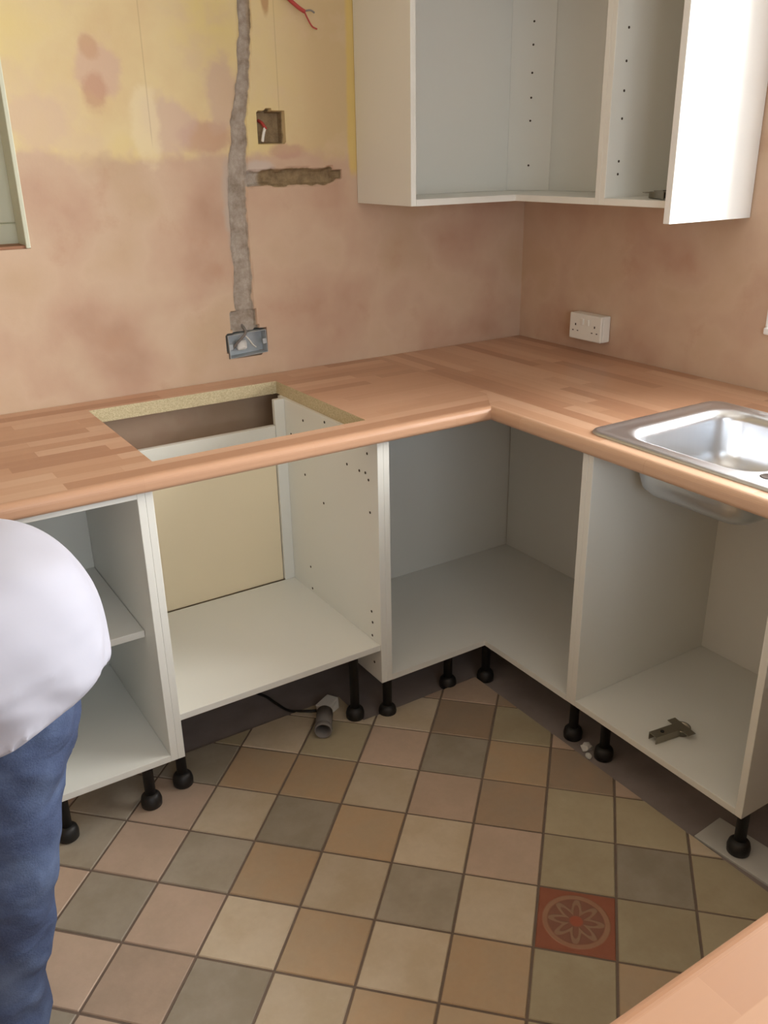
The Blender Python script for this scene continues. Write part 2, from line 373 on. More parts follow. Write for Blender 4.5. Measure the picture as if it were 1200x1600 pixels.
def wall_back():
    xs = sorted(set([RX0, -3.0, HX0, -2.2, HX1, -1.5, -1.35] + [round(-1.24+0.006*k, 4) for k in range(90)] + [-0.6, -0.3, 0.0]))
    zs = sorted(set([-0.02, 0.4, 0.8] + [round(0.93+0.006*k, 4) for k in range(249)] + [HZ0, HZ1]))
    V = []; idx = {}
    for i, x in enumerate(xs):
        for k, z in enumerate(zs):
            d = chase_depth(x, z) if -1.23 < x < -0.71 and 0.935 < z < 2.41 else 0.0
            idx[i, k] = len(V); V.append((x, d, z))
    F = []; mi = []
    for i in range(len(xs)-1):
        for k in range(len(zs)-1):
            if HX0-1e-6 <= xs[i] and xs[i+1] <= HX1+1e-6 and HZ0-1e-6 <= zs[k] and zs[k+1] <= HZ1+1e-6: continue
            q = (idx[i, k], idx[i+1, k], idx[i+1, k+1], idx[i, k+1]); F.append(q)
            mi.append(1 if max(V[a][1] for a in q) > 0.007 else 0)
    # thickness behind: outer shell boxes round the opening, 6 cm behind the face
    def bx(x0, x1, z0, z1):
        n = len(V); V.extend([(x, y, z) for z in (z0, z1) for y in (0.06, 0.20) for x in (x0, x1)])
        for q in ((0, 1, 3, 2), (4, 6, 7, 5), (0, 4, 5, 1), (2, 3, 7, 6), (0, 2, 6, 4), (1, 5, 7, 3)): F.append(tuple(n+a for a in q)); mi.append(0)
    bx(RX0, HX0, -0.02, RZ); bx(HX1, 0.2, -0.02, RZ); bx(HX0, HX1, -0.02, HZ0); bx(HX0, HX1, HZ1, RZ)
    # reveals of the hatch from the face to the shell
    for a, b in (((HX0, HZ0), (HX1, HZ0)), ((HX1, HZ0), (HX1, HZ1)), ((HX1, HZ1), (HX0, HZ1)), ((HX0, HZ1), (HX0, HZ0))):
        n = len(V); V.extend([(a[0], 0, a[1]), (b[0], 0, b[1]), (b[0], 0.06, b[1]), (a[0], 0.06, a[1])]); F.append((n, n+1, n+2, n+3)); mi.append(0)
    me_o = obj('wall_back', (V, [], F), [M['wall_back'], M['cement']])
    at = me_o.data.attributes.new('chase', 'FLOAT', 'POINT')
    for k, v in enumerate(V): at.data[k].value = min(1.0, v[1]/0.010) if v[1] < 0.055 else 0.0
    return structure(me_o)
wall_back()

WY0, WY1, WZ0, WZ1 = -2.45, -1.02, 1.055, 2.08     # window over the sink
bm = bmesh.new()
addbox(bm, 0, 0.22, WY1, 0.0, -0.02, RZ); addbox(bm, 0, 0.22, RY0, WY0, -0.02, RZ); addbox(bm, 0, 0.22, WY0, WY1, -0.02, WZ0); addbox(bm, 0, 0.22, WY0, WY1, WZ1, RZ)
structure(obj('wall_right', bm, M['wall']))
structure(obj('wall_left', box(RX0-0.1, RX0, RY0-0.2, 0.2, -0.02, RZ), M['wall']))
bm = bmesh.new(); QX0, QX1, QZ0, QZ1 = -2.7, -1.1, 0.95, 2.15
addbox(bm, RX0, QX0, RY0-0.2, RY0, -0.02, RZ); addbox(bm, QX1, 0.22, RY0-0.2, RY0, -0.02, RZ); addbox(bm, QX0, QX1, RY0-0.2, RY0, -0.02, QZ0); addbox(bm, QX0, QX1, RY0-0.2, RY0, QZ1, RZ)
structure(obj('wall_rear', bm, M['wall']))
structure(obj('ceiling', box(RX0-0.1, 0.22, RY0-0.2, 0.2, RZ, RZ+0.1), M['ceil']))

def window(name, axis, a0, a1, z0, z1, plane, mat, inward, mull=True, fw=0.055):
    """frame in an opening; axis 'y' lies in a wall of constant x, axis 'x' in a wall of constant y"""
    def B(u0, u1, v0, v1, d0, d1, bev=0.0):
        return box(plane+d0, plane+d1, u0, u1, v0, v1, bev) if axis == 'y' else box(u0, u1, plane+d0, plane+d1, v0, v1, bev)
    root = obj(name, B(a0+0.001, a1-0.001, z0+0.001, z0+fw, -0.03, 0.03, 0.004), mat); structure(root)
    obj('window_frame', B(a0+0.001, a1-0.001, z1-fw, z1-0.001, -0.03, 0.03, 0.004), mat, root)
    obj('window_frame', B(a0+0.001, a0+fw, z0+fw, z1-fw, -0.03, 0.03, 0.004), mat, root)
    obj('window_frame', B(a1-fw, a1-0.001, z0+fw, z1-fw, -0.03, 0.03, 0.004), mat, root)
    mid = (a0+a1)/2
    panes = [(a0+fw, mid-0.03), (mid+0.03, a1-fw)] if mull else [(a0+fw, a1-fw)]
    if mull: obj('mullion', B(mid-0.03, mid+0.03, z0+fw, z1-fw, -0.03, 0.03, 0.004), mat, root)
    for p0, p1 in panes: obj('pane', B(p0, p1, z0+fw, z1-fw, -0.003, 0.003), M['glass'], root)
    return root
w1 = window('window_1', 'y', WY0, WY1, WZ0, WZ1, 0.14, M['upvc'], -1)
# white plastered-board lining of the reveal and the sill board
obj('reveal_lining', box(-0.004, 0.11, WY1-0.010, WY1-0.0005, WZ0+0.02, WZ1-0.001, 0.002), M['upvc'], w1)
obj('reveal_lining', box(-0.004, 0.11, WY0+0.0005, WY0+0.010, WZ0+0.02, WZ1-0.001, 0.002), M['upvc'], w1)
obj('window_sill', box(-0.012, 0.11, WY0+0.001, WY1-0.0008, WZ0+0.0005, WZ0+0.020, 0.004), M['upvc'], w1)
w2 = window('window_2', 'x', HX0, HX1, HZ0, HZ1, 0.115, M['frame_green'], -1, fw=0.06)
for nm, b in (('reveal_lining', box(HX1-0.012, HX1-0.0005, -0.006, 0.085, HZ0+0.001, HZ1-0.001, 0.002)), ('reveal_lining', box(HX0+0.0005, HX0+0.012, -0.006, 0.085, HZ0+0.001, HZ1-0.001, 0.002))):
    obj(nm, b, M['frame_green'], w2)
obj('window_sill', box(HX0+0.012, HX1-0.012, 0.001, 0.085, HZ0+0.0005, HZ0+0.008), M['plywood'], w2)
w3 = window('added_rear_window', 'x', QX0, QX1, QZ0, QZ1, RY0-0.1, M['upvc'], 1)  # unseen window, added to give the rear fill light a source
# the dim room seen through the hatch
structure(obj('wall_hall', box(RX0, 0.2, 0.9, 1.0, -0.02, RZ), plain('sage_paint', srgb(186, 190, 150), 0.9, var=0.04, scale=3)))

# ------------------------------------------------------------------ floor: slab, grout bed, tiles laid on the diagonal
floor = structure(obj('floor', box(RX0-0.1, 0.22, RY0-0.2, 1.0, -0.12, -0.012), M['screed']))
TH, TS, TOX, TOY = -0.7965, 0.1702, -1.1033, -1.4040
ta = Vector((math.cos(TH), math.sin(TH))); tb = Vector((math.sin(TH), -math.cos(TH)))
EX, EY, KX, KY = -0.692, -0.648, -1.105, -0.50      # where the tiling stops: along the sink side, along the corner unit, deeper under the oven housing
regions = [(RX0, KX, RY0, KY), (KX, EX, RY0, EY)]
def clip(poly, reg):
    x0, x1, y0, y1 = reg
    for ax, lim, sgn in ((0, x0, 1), (0, x1, -1), (1, y0, 1), (1, y1, -1)):
        out = []
        for k in range(len(poly)):
            p, q = poly[k], poly[(k+1) % len(poly)]; dp, dq = (p[ax]-lim)*sgn, (q[ax]-lim)*sgn
            if dp >= 0: out.append(p)
            if (dp >= 0) != (dq >= 0):
                t = dp/(dp-dq); out.append((p[0]+(q[0]-p[0])*t, p[1]+(q[1]-p[1])*t))
        poly = out
        if len(poly) < 3: return None
    return poly
bm = bmesh.new()
for r in regions: addbox(bm, r[0], r[1], r[2], r[3], -0.0125, -0.0035)
obj('grout', bm, M['grout'], floor)
known = {(0, 0): 'D', (0, 1): 'o', (0, 2): 'o', (0, -1): 'c', (0, -2): 'g', (0, -3): 'c', (0, -4): 't', (0, -5): 'g', (0, -6): 'p', (0, -7): 'g',
         (1, 0): 'o', (1, 1): 't', (1, -1): 't', (1, -2): 'c', (1, -3): 't', (1, -4): 'c', (1, -5): 'p', (1, -6): 'g', (1, -7): 'p',
         (2, 0): 'o', (2, -1): 't', (2, -2): 't', (2, -3): 'c', (2, -4): 'g', (2, -5): 'p', (2, -6): 'p', (2, -7): 'p',
         (-1, 0): 'o', (-1, 1): 'g', (-1, 2): 'o', (-1, -1): 'p', (-1, -2): 'c', (-1, -3): 't', (-1, -4): 'g', (-1, -5): 'c', (-1, -6): 'p', (-1, -7): 'g',
         (-2, 0): 'o', (-2, 1): 'o', (-2, -1): 'b', (-2, -2): 'p', (-2, -3): 'c', (-2, -4): 't', (-2, -5): 't', (-2, -6): 'g',
         (-3, 0): 'b', (-3, -1): 't', (-3, -2): 'g', (-3, -3): 'p', (-3, -4): 'o', (-4, -1): 'o', (-4, -2): 'b', (-4, -3): 'c', (-5, -2): 'p', (-5, -1): 'b'}
def inview(x, y, m=0.35):
    d = Vector((x, y, 0))-CAM; w = d.dot(_f)
    if w < 0.2: return False
    return abs(d.dot(_r)/w) < 0.5*1200/1378.6+m*0.3 and abs(d.dot(_u)/w) < 0.5*1600/1378.6+m*0.3
G = 0.0028
rest = bmesh.new(); full = {}; ntile = 0
def tile_bm(polys, bm=None):
    bm = bm or bmesh.new(); z0 = -0.011
    for poly in polys:
        n = len(poly); cx = sum(p[0] for p in poly)/n; cy = sum(p[1] for p in poly)/n
        def ring(s, z): return [bm.verts.new((cx+(x-cx)*s, cy+(y-cy)*s, z)) for x, y in poly]
        a, b, c = ring(1, z0), ring(1, -0.0022), ring(0.978, 0.0)
        for u, v in ((a, b), (b, c)):
            for k in range(n): bm.faces.new((u[k], u[(k+1) % n], v[(k+1) % n], v[k]))
        bm.faces.new(c)
    return bm
for i in range(-24, 25):
    for j in range(-26, 26):
        o = Vector((TOX, TOY))+TS*((j+0.5)*ta+(i+0.5)*tb)
        if not (RX0-0.3 < o.x < 0.3 and RY0-0.3 < o.y < 0.3): continue
        h = TS/2-G
        sq = [tuple(o+h*(sa*ta+sb*tb)) for sa, sb in ((-1, -1), (1, -1), (1, 1), (-1, 1))]
        polys = [p for p in (clip(sq, r) for r in regions) if p]
        if max(p[1] for p in sq) <= EY:
            w_ = clip(sq, (RX0, EX, RY0, EY)); polys = [w_] if w_ else []
        if not polys: continue
        key = known.get((i, j)) or rnd.choice('ccgptpob')
        if inview(o.x, o.y):
            c = Vector((o.x, o.y, 0)); loc = [[(x-o.x, y-o.y) for x, y in p] for p in polys]
            whole = len(polys) == 1 and len(polys[0]) == 4 and abs(polys[0][0][0]-sq[0][0]) < 1e-6 and abs(polys[0][2][0]-sq[2][0]) < 1e-6 and abs(polys[0][1][0]-sq[1][0]) < 1e-6
            mat = M['decor'] if key == 'D' else TILE[key]
            if whole and key in full:
                t = bpy.data.objects.new('floor_tile', full[key]); COL.objects.link(t); t.parent = floor
            else:
                t = obj('floor_tile', tile_bm(loc), mat, floor)
                if whole: full[key] = t.data
            t.location = (o.x, o.y, rnd.uniform(-0.0008, 0.0))
            if key == 'D': t['label'] = 'terracotta decor tile with pale relief rosette'
            ntile += 1
        else: tile_bm(polys, rest)
r_ = obj('floor_tile_field', rest, TILE['t'], floor); r_['kind'] = 'stuff'
# rosette frame is laid out along the tile: turn the tile's own axes to the grid
for o in floor.children:
    if o.data.materials and o.data.materials[0] == M['decor']:
        o.data.transform(Matrix.Rotation(-TH, 4, 'Z')); o.rotation_euler.z = TH

# ------------------------------------------------------------------ base cabinets
leg_prof = [(0.023, 0.0), (0.026, 0.003), (0.027, 0.018), (0.024, 0.030), (0.017, 0.038)]
leg_mesh = {}
def leg(parent, x, y, z0, z1):
    h = round(z1-z0, 3)
    if h not in leg_mesh:
        a = lathe([(0.0135, 0.034), (0.0135, h-0.016), (0.018, h-0.012), (0.024, h-0.006), (0.024, h)], 20)
        f = lathe(leg_prof, 24)
        mo = obj('leg', a, M['black'], None, True); fo = obj('foot', f, M['black'], mo, True); leg_mesh[h] = (mo.data, fo.data)
        for q in (fo, mo): bpy.data.objects.remove(q)
    l = bpy.data.objects.new('leg', leg_mesh[h][0]); f = bpy.data.objects.new('foot', leg_mesh[h][1])
    for q in (l, f): COL.objects.link(q)
    l.parent = parent; f.parent = l; l.location = (x, y, z0)
    return l
def part(parent, name, x0, x1, y0, y1, z0, z1, mat='white', bev=0.0012):
    return obj(name, box(x0, x1, y0, y1, z0, z1, bev), M[mat], parent)
def hole_x(parent, x, y, z, r=0.0032, side=-1):
    """a drilled hole on a face of constant x"""
    bm = bmesh.new(); vs = [bm.verts.new((x+side*0.0006, y+r*math.cos(k*math.pi/4), z+r*math.sin(k*math.pi/4))) for k in range(8)]
    bs = [bm.verts.new((x-side*0.002, v.co.y, v.co.z)) for v in vs]
    bm.faces.new(vs)
    for k in range(8): bm.faces.new((vs[k], vs[(k+1) % 8], bs[(k+1) % 8], bs[k]))
    return obj('screw_hole', bm, M['hole'], parent)
FLT, FLS = 0.0, -0.012

# narrow unit beside the worker
X0, X1 = -1.992, -1.675
c = thing('base_cabinet', 'narrow open white base cabinet with one shelf, left of the oven housing', 'cabinet')
part(c, 'side_panel', X0, X0+T, -FR, -BK, ZC, ZT); part(c, 'side_panel', X1-T, X1, -FR, -BK, ZC, ZT)
part(c, 'bottom_panel', X0+T, X1-T, -FR, -BK, ZC, ZC+T); part(c, 'back_panel', X0+T, X1-T, -BK-0.012, -BK-0.002, ZC+T, ZT)
part(c, 'shelf', X0+T+0.001, X1-T-0.001, -0.615, -BK-0.013, 0.457, 0.475)
part(c, 'top_rail', X0+T, X1-T, -FR, -FR+0.09, ZT-T, ZT); part(c, 'top_rail', X0+T, X1-T, -BK-0.11, -BK-0.012, ZT-T, ZT)
for lx in (-1.955, -1.745): leg(c, lx, -0.655, FLT, ZC); leg(c, lx, -0.24, FLS, ZC)
# oven housing
X0, X1 = -1.675, -1.052; OS = 0.248
c = thing('oven_housing', 'open white built-under oven housing with raised base shelf under the hob cut-out', 'cabinet')
sl = part(c, 'side_panel', X0, X0+T, -FR, -BK, ZC, ZT); sr = part(c, 'side_panel', X1-T, X1, -FR, -0.130, ZC, ZT)
part(c, 'base_shelf', X0+T, X1-T, -FR+0.004, -BK, OS-0.003, OS+0.015)
part(c, 'back_post', X1-T-0.034, X1-T, -0.175, -0.160, OS+0.015, ZT)
part(c, 'back_rail', X0+T, X1-T-0.036, -0.178, -0.160, 0.742, 0.782)
bp = part(c, 'back_panel', X0+T, X1-T-0.036, -0.166, -0.160, OS+0.015, 0.742, 'cream'); bp['label'] = 'cream hardboard back panel'
for y, z in [(-.541, .755), (-.287, .65), (-.648, .814), (-.606, .755), (-.637, .758), (-.652, .742), (-.397, .594), (-.656, .651), (-.292, .347), (-.297, .262+.012), (-.651, .351), (-.655, .318), (-.652, .275), (-.292, .819), (-.423, .845), (-.209, .757)]:
    hole_x(sr, X1-T, y, z, 0.004)
for z in (0.782, 0.828, 0.60, 0.40): 
    pass
hole_x(sr, X1-T, -0.660, 0.192, 0.004)
for lx in (-1.648, -1.118): leg(c, lx, -0.622, FLT, OS-0.003); leg(c, lx, -0.26, FLS, OS-0.003)
# L-shaped corner unit
c = thing('corner_base_cabinet', 'open white L-shaped corner base cabinet under the inner worktop corner', 'cabinet')
XL, YR = -1.052, -1.068
Lpoly = [(XL+T, -FR), (-FR, -FR), (-FR, YR+T), (-BK-0.002, YR+T), (-BK-0.002, -BK-0.002), (XL+T, -BK-0.002)]
obj('bottom_panel', prism(Lpoly, ZC, ZC+T), M['white'], c)
part(c, 'side_panel', XL, XL+T, -FR, -BK, ZC, ZT); part(c, 'side_panel', -FR, -BK, YR, YR+T, ZC, ZT)
part(c, 'back_panel', XL+T, -BK-0.014, -BK-0.014, -BK-0.002, ZC+T, ZT); part(c, 'back_panel', -BK-0.014, -BK-0.002, YR+T, -BK-0.014, ZC+T, ZT)
part(c, 'top_rail', XL+T, -BK-0.02, -BK-0.11, -BK-0.014, ZT-T, ZT)
for lx, ly, z in ((-1.023, -0.650, FLS), (-0.785, -0.628, FLS), (-0.664, -0.664, FLS), (-0.645, -1.036, FLS), (-1.0, -0.25, FLS), (-0.25, -0.25, FLS), (-0.25, -1.02, FLS)): leg(c, lx, ly, z, ZC)
# sink unit
Y1, Y0 = -1.068, -1.612
c = thing('sink_base_cabinet', 'open white base cabinet under the steel sink', 'cabinet')
s1 = part(c, 'side_panel', -FR, -BK, Y1-T, Y1, ZC, ZT); part(c, 'side_panel', -FR, -BK, Y0, Y0+T, ZC, ZT)
part(c, 'bottom_panel', -FR, -BK, Y0+T, Y1-T, ZC, ZC+T); part(c, 'back_panel', -BK-0.014, -BK-0.002, Y0+T, Y1-T, ZC+T, 0.70)
for lx, ly in ((-0.640, -1.150), (-0.640, -1.582), (-0.25, -1.15), (-0.25, -1.58)): leg(c, lx, ly, FLS if ly > -1.5 or lx > -0.5 else -0.005, ZC)
# unit carrying the near worktop
c = thing('base_cabinet', 'closed white base cabinet carrying the near peninsula worktop', 'cabinet')
x0, x1, y0, y1 = -1.86, -0.72, -2.80, -2.24
part(c, 'side_panel', x0, x0+T, y0, y1, ZC, ZT); part(c, 'side_panel', x1-T, x1, y0, y1, ZC, ZT); part(c, 'bottom_panel', x0+T, x1-T, y0, y1, ZC, ZC+T)
part(c, 'back_panel', x0+T, x1-T, y1-0.014, y1-0.002, ZC+T, ZT); part(c, 'top_rail', x0+T, x1-T, y0, y0+0.09, ZT-T, ZT)
for a, b in ((x0+0.002, (x0+x1)/2-0.002), ((x0+x1)/2+0.002, x1-0.002)): 
    d = part(c, 'door', a, b, y0-0.020, y0-0.002, ZC+0.003, ZT-0.003)
    obj('handle', box((a+b)/2-0.07, (a+b)/2+0.07, y0-0.040, y0-0.030, ZT-0.07, ZT-0.06, 0.003), M['steel'], d)
for lx in (x0+0.06, x1-0.06):
    for ly in (y0+0.06, y1-0.06): leg(c, lx, ly, 0.0, ZC)

# ------------------------------------------------------------------ worktops (postformed front edge)
def profile(depth, z0=ZT, z1=H):
    """(distance from wall, z) outline, rounded at the front"""
    pts = [(0.0, z0), (depth-0.012, z0)]
    for k in range(1, 6): a = -R90+k*R90/5; pts.append((depth-0.012+0.012*math.cos(a), z0+0.012+0.012*math.sin(a)))
    for k in range(0, 7): a = k*R90/6; pts.append((depth-0.016+0.016*math.cos(a), z1-0.016+0.016*math.sin(a)))
    pts.append((0.0, z1)); return pts
def loft(ringA, ringB):
    bm = bmesh.new(); a = [bm.verts.new(p) for p in ringA]; b = [bm.verts.new(p) for p in ringB]; n = len(a)
    bm.faces.new(a[::-1])
    i6 = [k for k in range(n) if abs(ringA[k][1]+0.60+GAP) < 1e-6]
    if len(i6) == 2: bm.faces.new(b[i6[0]:i6[1]+1]); bm.faces.new(b[i6[1]:]+b[:i6[0]+1])
    else: bm.faces.new(b)
    for k in range(n): bm.faces.new((a[k], a[(k+1) % n], b[(k+1) % n], b[k]))
    return bm
GAP = 0.003
def mitre_x(d): return -0.640 if d <= 0.60 else -0.640-(d-0.60)*(WF-0.640)/(WF-0.60)
def densify(pr):
    out = []
    for p, q in zip(pr, pr[1:]+pr[:1]):
        out.append(p)
        if abs(p[0]-q[0]) > 0.3:
            t = (0.60-p[0])/(q[0]-p[0]); out.append((0.60, p[1]+(q[1]-p[1])*t))
    return out
pr = densify(profile(WF))
wl = obj('worktop', loft([(-2.03, -d-GAP, z) for d, z in pr], [(mitre_x(d)-0.0006, -d-GAP, z) for d, z in pr]), [M['wood_x'], M['chip']])
tag(wl, 'beech block worktop with the rectangular hob cut-out, along the chased wall', 'worktop')
CX0, CX1, CY0, CY1 = -1.628, -1.060, -0.628, -0.105
cut(wl, box(CX0, CX1, CY0, CY1, ZT-0.02, H+0.02))
def chip_faces(o, x0, x1, y0, y1):
    if len(o.data.materials) < 2: o.data.materials.append(M['chip'])
    for p in o.data.polygons:
        p.material_index = 0
        if abs(p.normal.z) < 0.3 and all(x0-2e-3 <= o.data.vertices[v].co.x <= x1+2e-3 and y0-2e-3 <= o.data.vertices[v].co.y <= y1+2e-3 for v in p.vertices): p.material_index = 1
chip_faces(wl, CX0, CX1, CY0, CY1)
# run under the window: starts at the back wall, its front corner takes the mitre
pr2 = profile(WF); 
YE = -2.180
bm = bmesh.new()
ringB = [bm.verts.new((-d-0.0015, YE, z)) for d, z in pr2]
def start_y(d): return -0.003 if d < 0.64 else -0.60-(d-0.64)*(WF-0.60)/(WF-0.64)
# body up to 0.64 from the wall starts at y=0, the strip beyond starts at the mitre
prb = []
for p, q in zip(pr2, pr2[1:]+pr2[:1]):
    prb.append(p)
    if abs(p[0]-q[0]) > 0.3:
        t = (0.64-p[0])/(q[0]-p[0]); zz = p[1]+(q[1]-p[1])*t
        prb += ([(0.6399, zz, 0), (0.6401, zz, 1)] if q[0] > p[0] else [(0.6401, zz, 1), (0.6399, zz, 0)])
bm.free(); bm = bmesh.new()
A = [bm.verts.new((-p[0]-0.0015, (-0.003 if p[0] < 0.64 else start_y(p[0])-GAP), p[1])) for p in prb]
B = [bm.verts.new((-p[0]-0.0015, YE, p[1])) for p in prb]
n = len(A)
for k in range(n): bm.faces.new((A[k], A[(k+1) % n], B[(k+1) % n], B[k]))
bm.faces.new(B)
inn = [k for k in range(n) if prb[k][0] < 0.64]; out_ = [k for k in range(n) if prb[k][0] >= 0.64]
bm.faces.new([A[k] for k in sorted(inn, key=lambda k: (k < n/2, k))][::-1] if len(inn) > 2 else [])
bm.faces.new([A[k] for k in out_][::-1])
lo = [k for k in range(n) if abs(prb[k][0]-0.6399) < 1e-5]; hi = [k for k in range(n) if abs(prb[k][0]-0.6401) < 1e-5]
bm.faces.new((A[lo[0]], A[hi[0]], A[hi[1]], A[lo[1]]))
wr = obj('worktop', bm, [M['wood_y'], M['chip']])
tag(wr, 'beech block worktop carrying the steel sink, along the window wall', 'worktop')
SX0, SX1, SY0, SY1 = -0.655, -0.215, -1.86, -1.055
cut(wr, box(SX0, SX1, SY0, SY1, ZT-0.02, H+0.02)); chip_faces(wr, SX0, SX1, SY0, SY1)
# near worktop
wn = obj('worktop', loft([(-1.90, -2.185-0.632+d, z) for d, z in profile(0.632)], [(-0.001, -2.185-0.632+d, z) for d, z in profile(0.632)]), M['wood_x'])
tag(wn, 'beech worktop of the near peninsula, facing the oven housing', 'worktop')

# ------------------------------------------------------------------ sink
def rrect(x0, x1, y0, y1, r, z, n=8):
    pts = []
    for cx, cy, a0 in ((x1-r, y1-r, 0), (x0+r, y1-r, 1), (x0+r, y0+r, 2), (x1-r, y0+r, 3)):
        for k in range(n+1): a = (a0+k/n)*R90; pts.append((cx+r*math.cos(a), cy+r*math.sin(a), z))
    return pts
sk = thing('inset_sink', 'stainless steel inset sink with rounded bowl, set in the worktop', 'sink')
bm = bmesh.new()
BX0, BX1, BY0, BY1 = -0.612, -0.232, -1.455, -1.100
OX0, OX1, OY0, OY1 = -0.678, -0.196, -1.885, -1.032
loops = [rrect(OX0, OX1, OY0, OY1, 0.040, H+0.0005), rrect(OX0+0.003, OX1-0.003, OY0+0.003, OY1-0.003, 0.038, H+0.006), rrect(OX0+0.010, OX1-0.010, OY0+0.010, OY1-0.010, 0.034, H+0.007),
         rrect(OX0+0.018, OX1-0.018, OY0+0.018, OY1-0.018, 0.030, H+0.003),
         *[rrect(BX0-0.022+0.028*math.sin(q), BX1+0.022-0.028*math.sin(q), BY0-0.022+0.028*math.sin(q), BY1+0.022-0.028*math.sin(q), 0.085-0.02*math.sin(q), H+0.003-0.028*(1-math.cos(q))) for q in (0, 0.25, 0.5, 0.75, 1.0, 1.25, 1.5)],
         rrect(BX0+0.010, BX1-0.010, BY0+0.010, BY1-0.010, 0.066, H-0.10), rrect(BX0+0.018, BX1-0.018, BY0+0.018, BY1-0.018, 0.062, H-0.130), rrect(BX0+0.036, BX1-0.036, BY0+0.036, BY1-0.036, 0.05, H-0.146),
         rrect(BX0+0.07, BX1-0.07, BY0+0.07, BY1-0.07, 0.03, H-0.151)]
rings = [[bm.verts.new(p) for p in l] for l in loops]; n = len(rings[0])
for a, b in zip(rings, rings[1:]):
    for k in range(n): bm.faces.new((a[k], a[(k+1) % n], b[(k+1) % n], b[k]))
bm.faces.new(rings[-1])
body = obj('sink_body', bm, M['steel'], sk, True)
bmx = lathe([(0.043, 0.0), (0.043, 0.003), (0.036, 0.004), (0.030, 0.001), (0.0, 0.001)], 32)
obj('waste', bmx, M['steel'], sk, True, loc=((BX0+BX1)/2, (BY0+BY1)/2, H-0.1508))
obj('waste_pipe', lathe([(0.030, -0.050), (0.034, -0.045), (0.034, -0.010), (0.040, -0.004), (0.040, 0.0)], 24), M['grey_pvc'], sk, True, loc=((BX0+BX1)/2, (BY0+BY1)/2, H-0.1515))
obj('tap_hole', lathe([(0.0, 0.0003), (0.0155, 0.0003), (0.0165, 0.0012), (0.019, 0.0)], 24), M['hole'], sk, True, loc=(-0.605, -1.490, H+0.0032))
for k in range(7): obj('drainer_ridge', box(-0.60+k*0.052, -0.585+k*0.052, -1.85, -1.54, H+0.0015, H+0.0060, 0.002), M['steel'], sk)

# ------------------------------------------------------------------ wall cabinets
ZW0, ZW1, WD = 1.393, 2.113, 0.300
XA, YA = -0.690, -0.654
c = thing('corner_wall_cabinet', 'open white L-shaped corner wall cabinet above the worktop corner', 'cabinet')
Lw = [(XA+T, -WD), (-WD, -WD), (-WD, YA+T), (-0.003, YA+T), (-0.003, -0.003), (XA+T, -0.003)]
obj('bottom_panel', prism(Lw, ZW0, ZW0+T), M['white'], c); obj('top_panel', prism(Lw, ZW1-T, ZW1), M['white'], c)
part(c, 'side_panel', XA, XA+T, -WD, -0.002, ZW0, ZW1); sp = part(c, 'side_panel', -WD, -0.002, YA, YA+T, ZW0, ZW1)
part(c, 'back_panel', XA+T, -0.030, -0.036, -0.028, ZW0+T, ZW1-T); part(c, 'back_panel', -0.036, -0.028, YA+T, -0.036, ZW0+T, ZW1-T)
pst = obj('corner_post', prism([(-0.115, -0.037), (-0.037, -0.160), (-0.037, -0.037)], ZW0+T+0.0005, ZW1-T-0.0005), M['white'], c)
nrm = Vector((-0.123, -0.078, 0)).normalized(); mid = Vector((-0.076, -0.0985, 0))
for z in (1.916, 1.85, 1.769, 1.696, 1.627, 1.49):
    bmh = lathe([(0.0035, -0.002), (0.0035, 0.0006)], 8); h = obj('shelf_pin_hole', bmh, M['hole'], pst, loc=mid+Vector((0, 0, z))); h.rotation_euler = nrm.to_track_quat('Z', 'Y').to_euler()
c = thing('wall_cabinet', 'narrow open white wall cabinet with a deep end panel beside the window', 'cabinet')
YB, YC = YA, -0.905
sp = part(c, 'side_panel', -WD, -0.002, YB-T, YB, ZW0, ZW1); part(c, 'side_panel', -WD, -0.002, YC, YC+T, ZW0, ZW1)
part(c, 'bottom_panel', -WD, -0.002, YC+T, YB-T, ZW0, ZW0+T); part(c, 'top_panel', -WD, -0.002, YC+T, YB-T, ZW1-T, ZW1); part(c, 'back_panel', -0.034, -0.024, YC+T, YB-T, ZW0+T, ZW1-T)
for z in (1.829, 1.751, 1.68, 1.612, 1.505, 1.472):
    bmh = lathe([(0.0035, -0.002), (0.0035, 0.0006)], 8); h = obj('shelf_pin_hole', bmh, M['hole'], sp, loc=(-0.255, YB-T, z), rot=(R90, 0, 0))
obj('end_panel', box(-0.325, -0.002, YC-0.021, YC-0.0005, 1.357, ZW1+0.02, 0.0015), M['white_edge'], c)

# ------------------------------------------------------------------ loose cabinet hinges
def cabinet_hinge(label, loc, rotz, s=1.0):
    t = thing('cabinet_hinge', label, 'hinge', loc, rotz)
    obj('cup', lathe([(0.0, 0.0005), (0.015*s, 0.0005), (0.0175*s, 0.002), (0.0175*s, 0.012*s), (0.0185*s, 0.013*s), (0.0185*s, 0.0145*s), (0.015*s, 0.0145*s), (0.014*s, 0.004), (0, 0.004)], 24), M['nickel'], t, True)
    obj('cup_flange', box(-0.010*s, 0.010*s, -0.030*s, 0.030*s, 0.0125*s, 0.0142*s, 0.0006), M['nickel'], t)
    b = bmesh.new(); addbox(b, -0.074*s, -0.012*s, -0.011*s, -0.0095*s, 0.002, 0.016*s); addbox(b, -0.074*s, -0.012*s, 0.0095*s, 0.011*s, 0.002, 0.016*s); addbox(b, -0.074*s, -0.010*s, -0.011*s, 0.011*s, 0.016*s, 0.0178*s)
    obj('arm', b, M['nickel'], t)
    obj('adjusting_screw', lathe([(0.004*s, 0), (0.004*s, 0.002), (0, 0.002)], 10), M['black'], t, loc=(-0.05*s, 0, 0.0178*s))
    return t
cabinet_hinge('loose metal hinge lying on the sink cabinet floor', (-0.575, -1.337, ZC+T), math.radians(-8), 1.25)
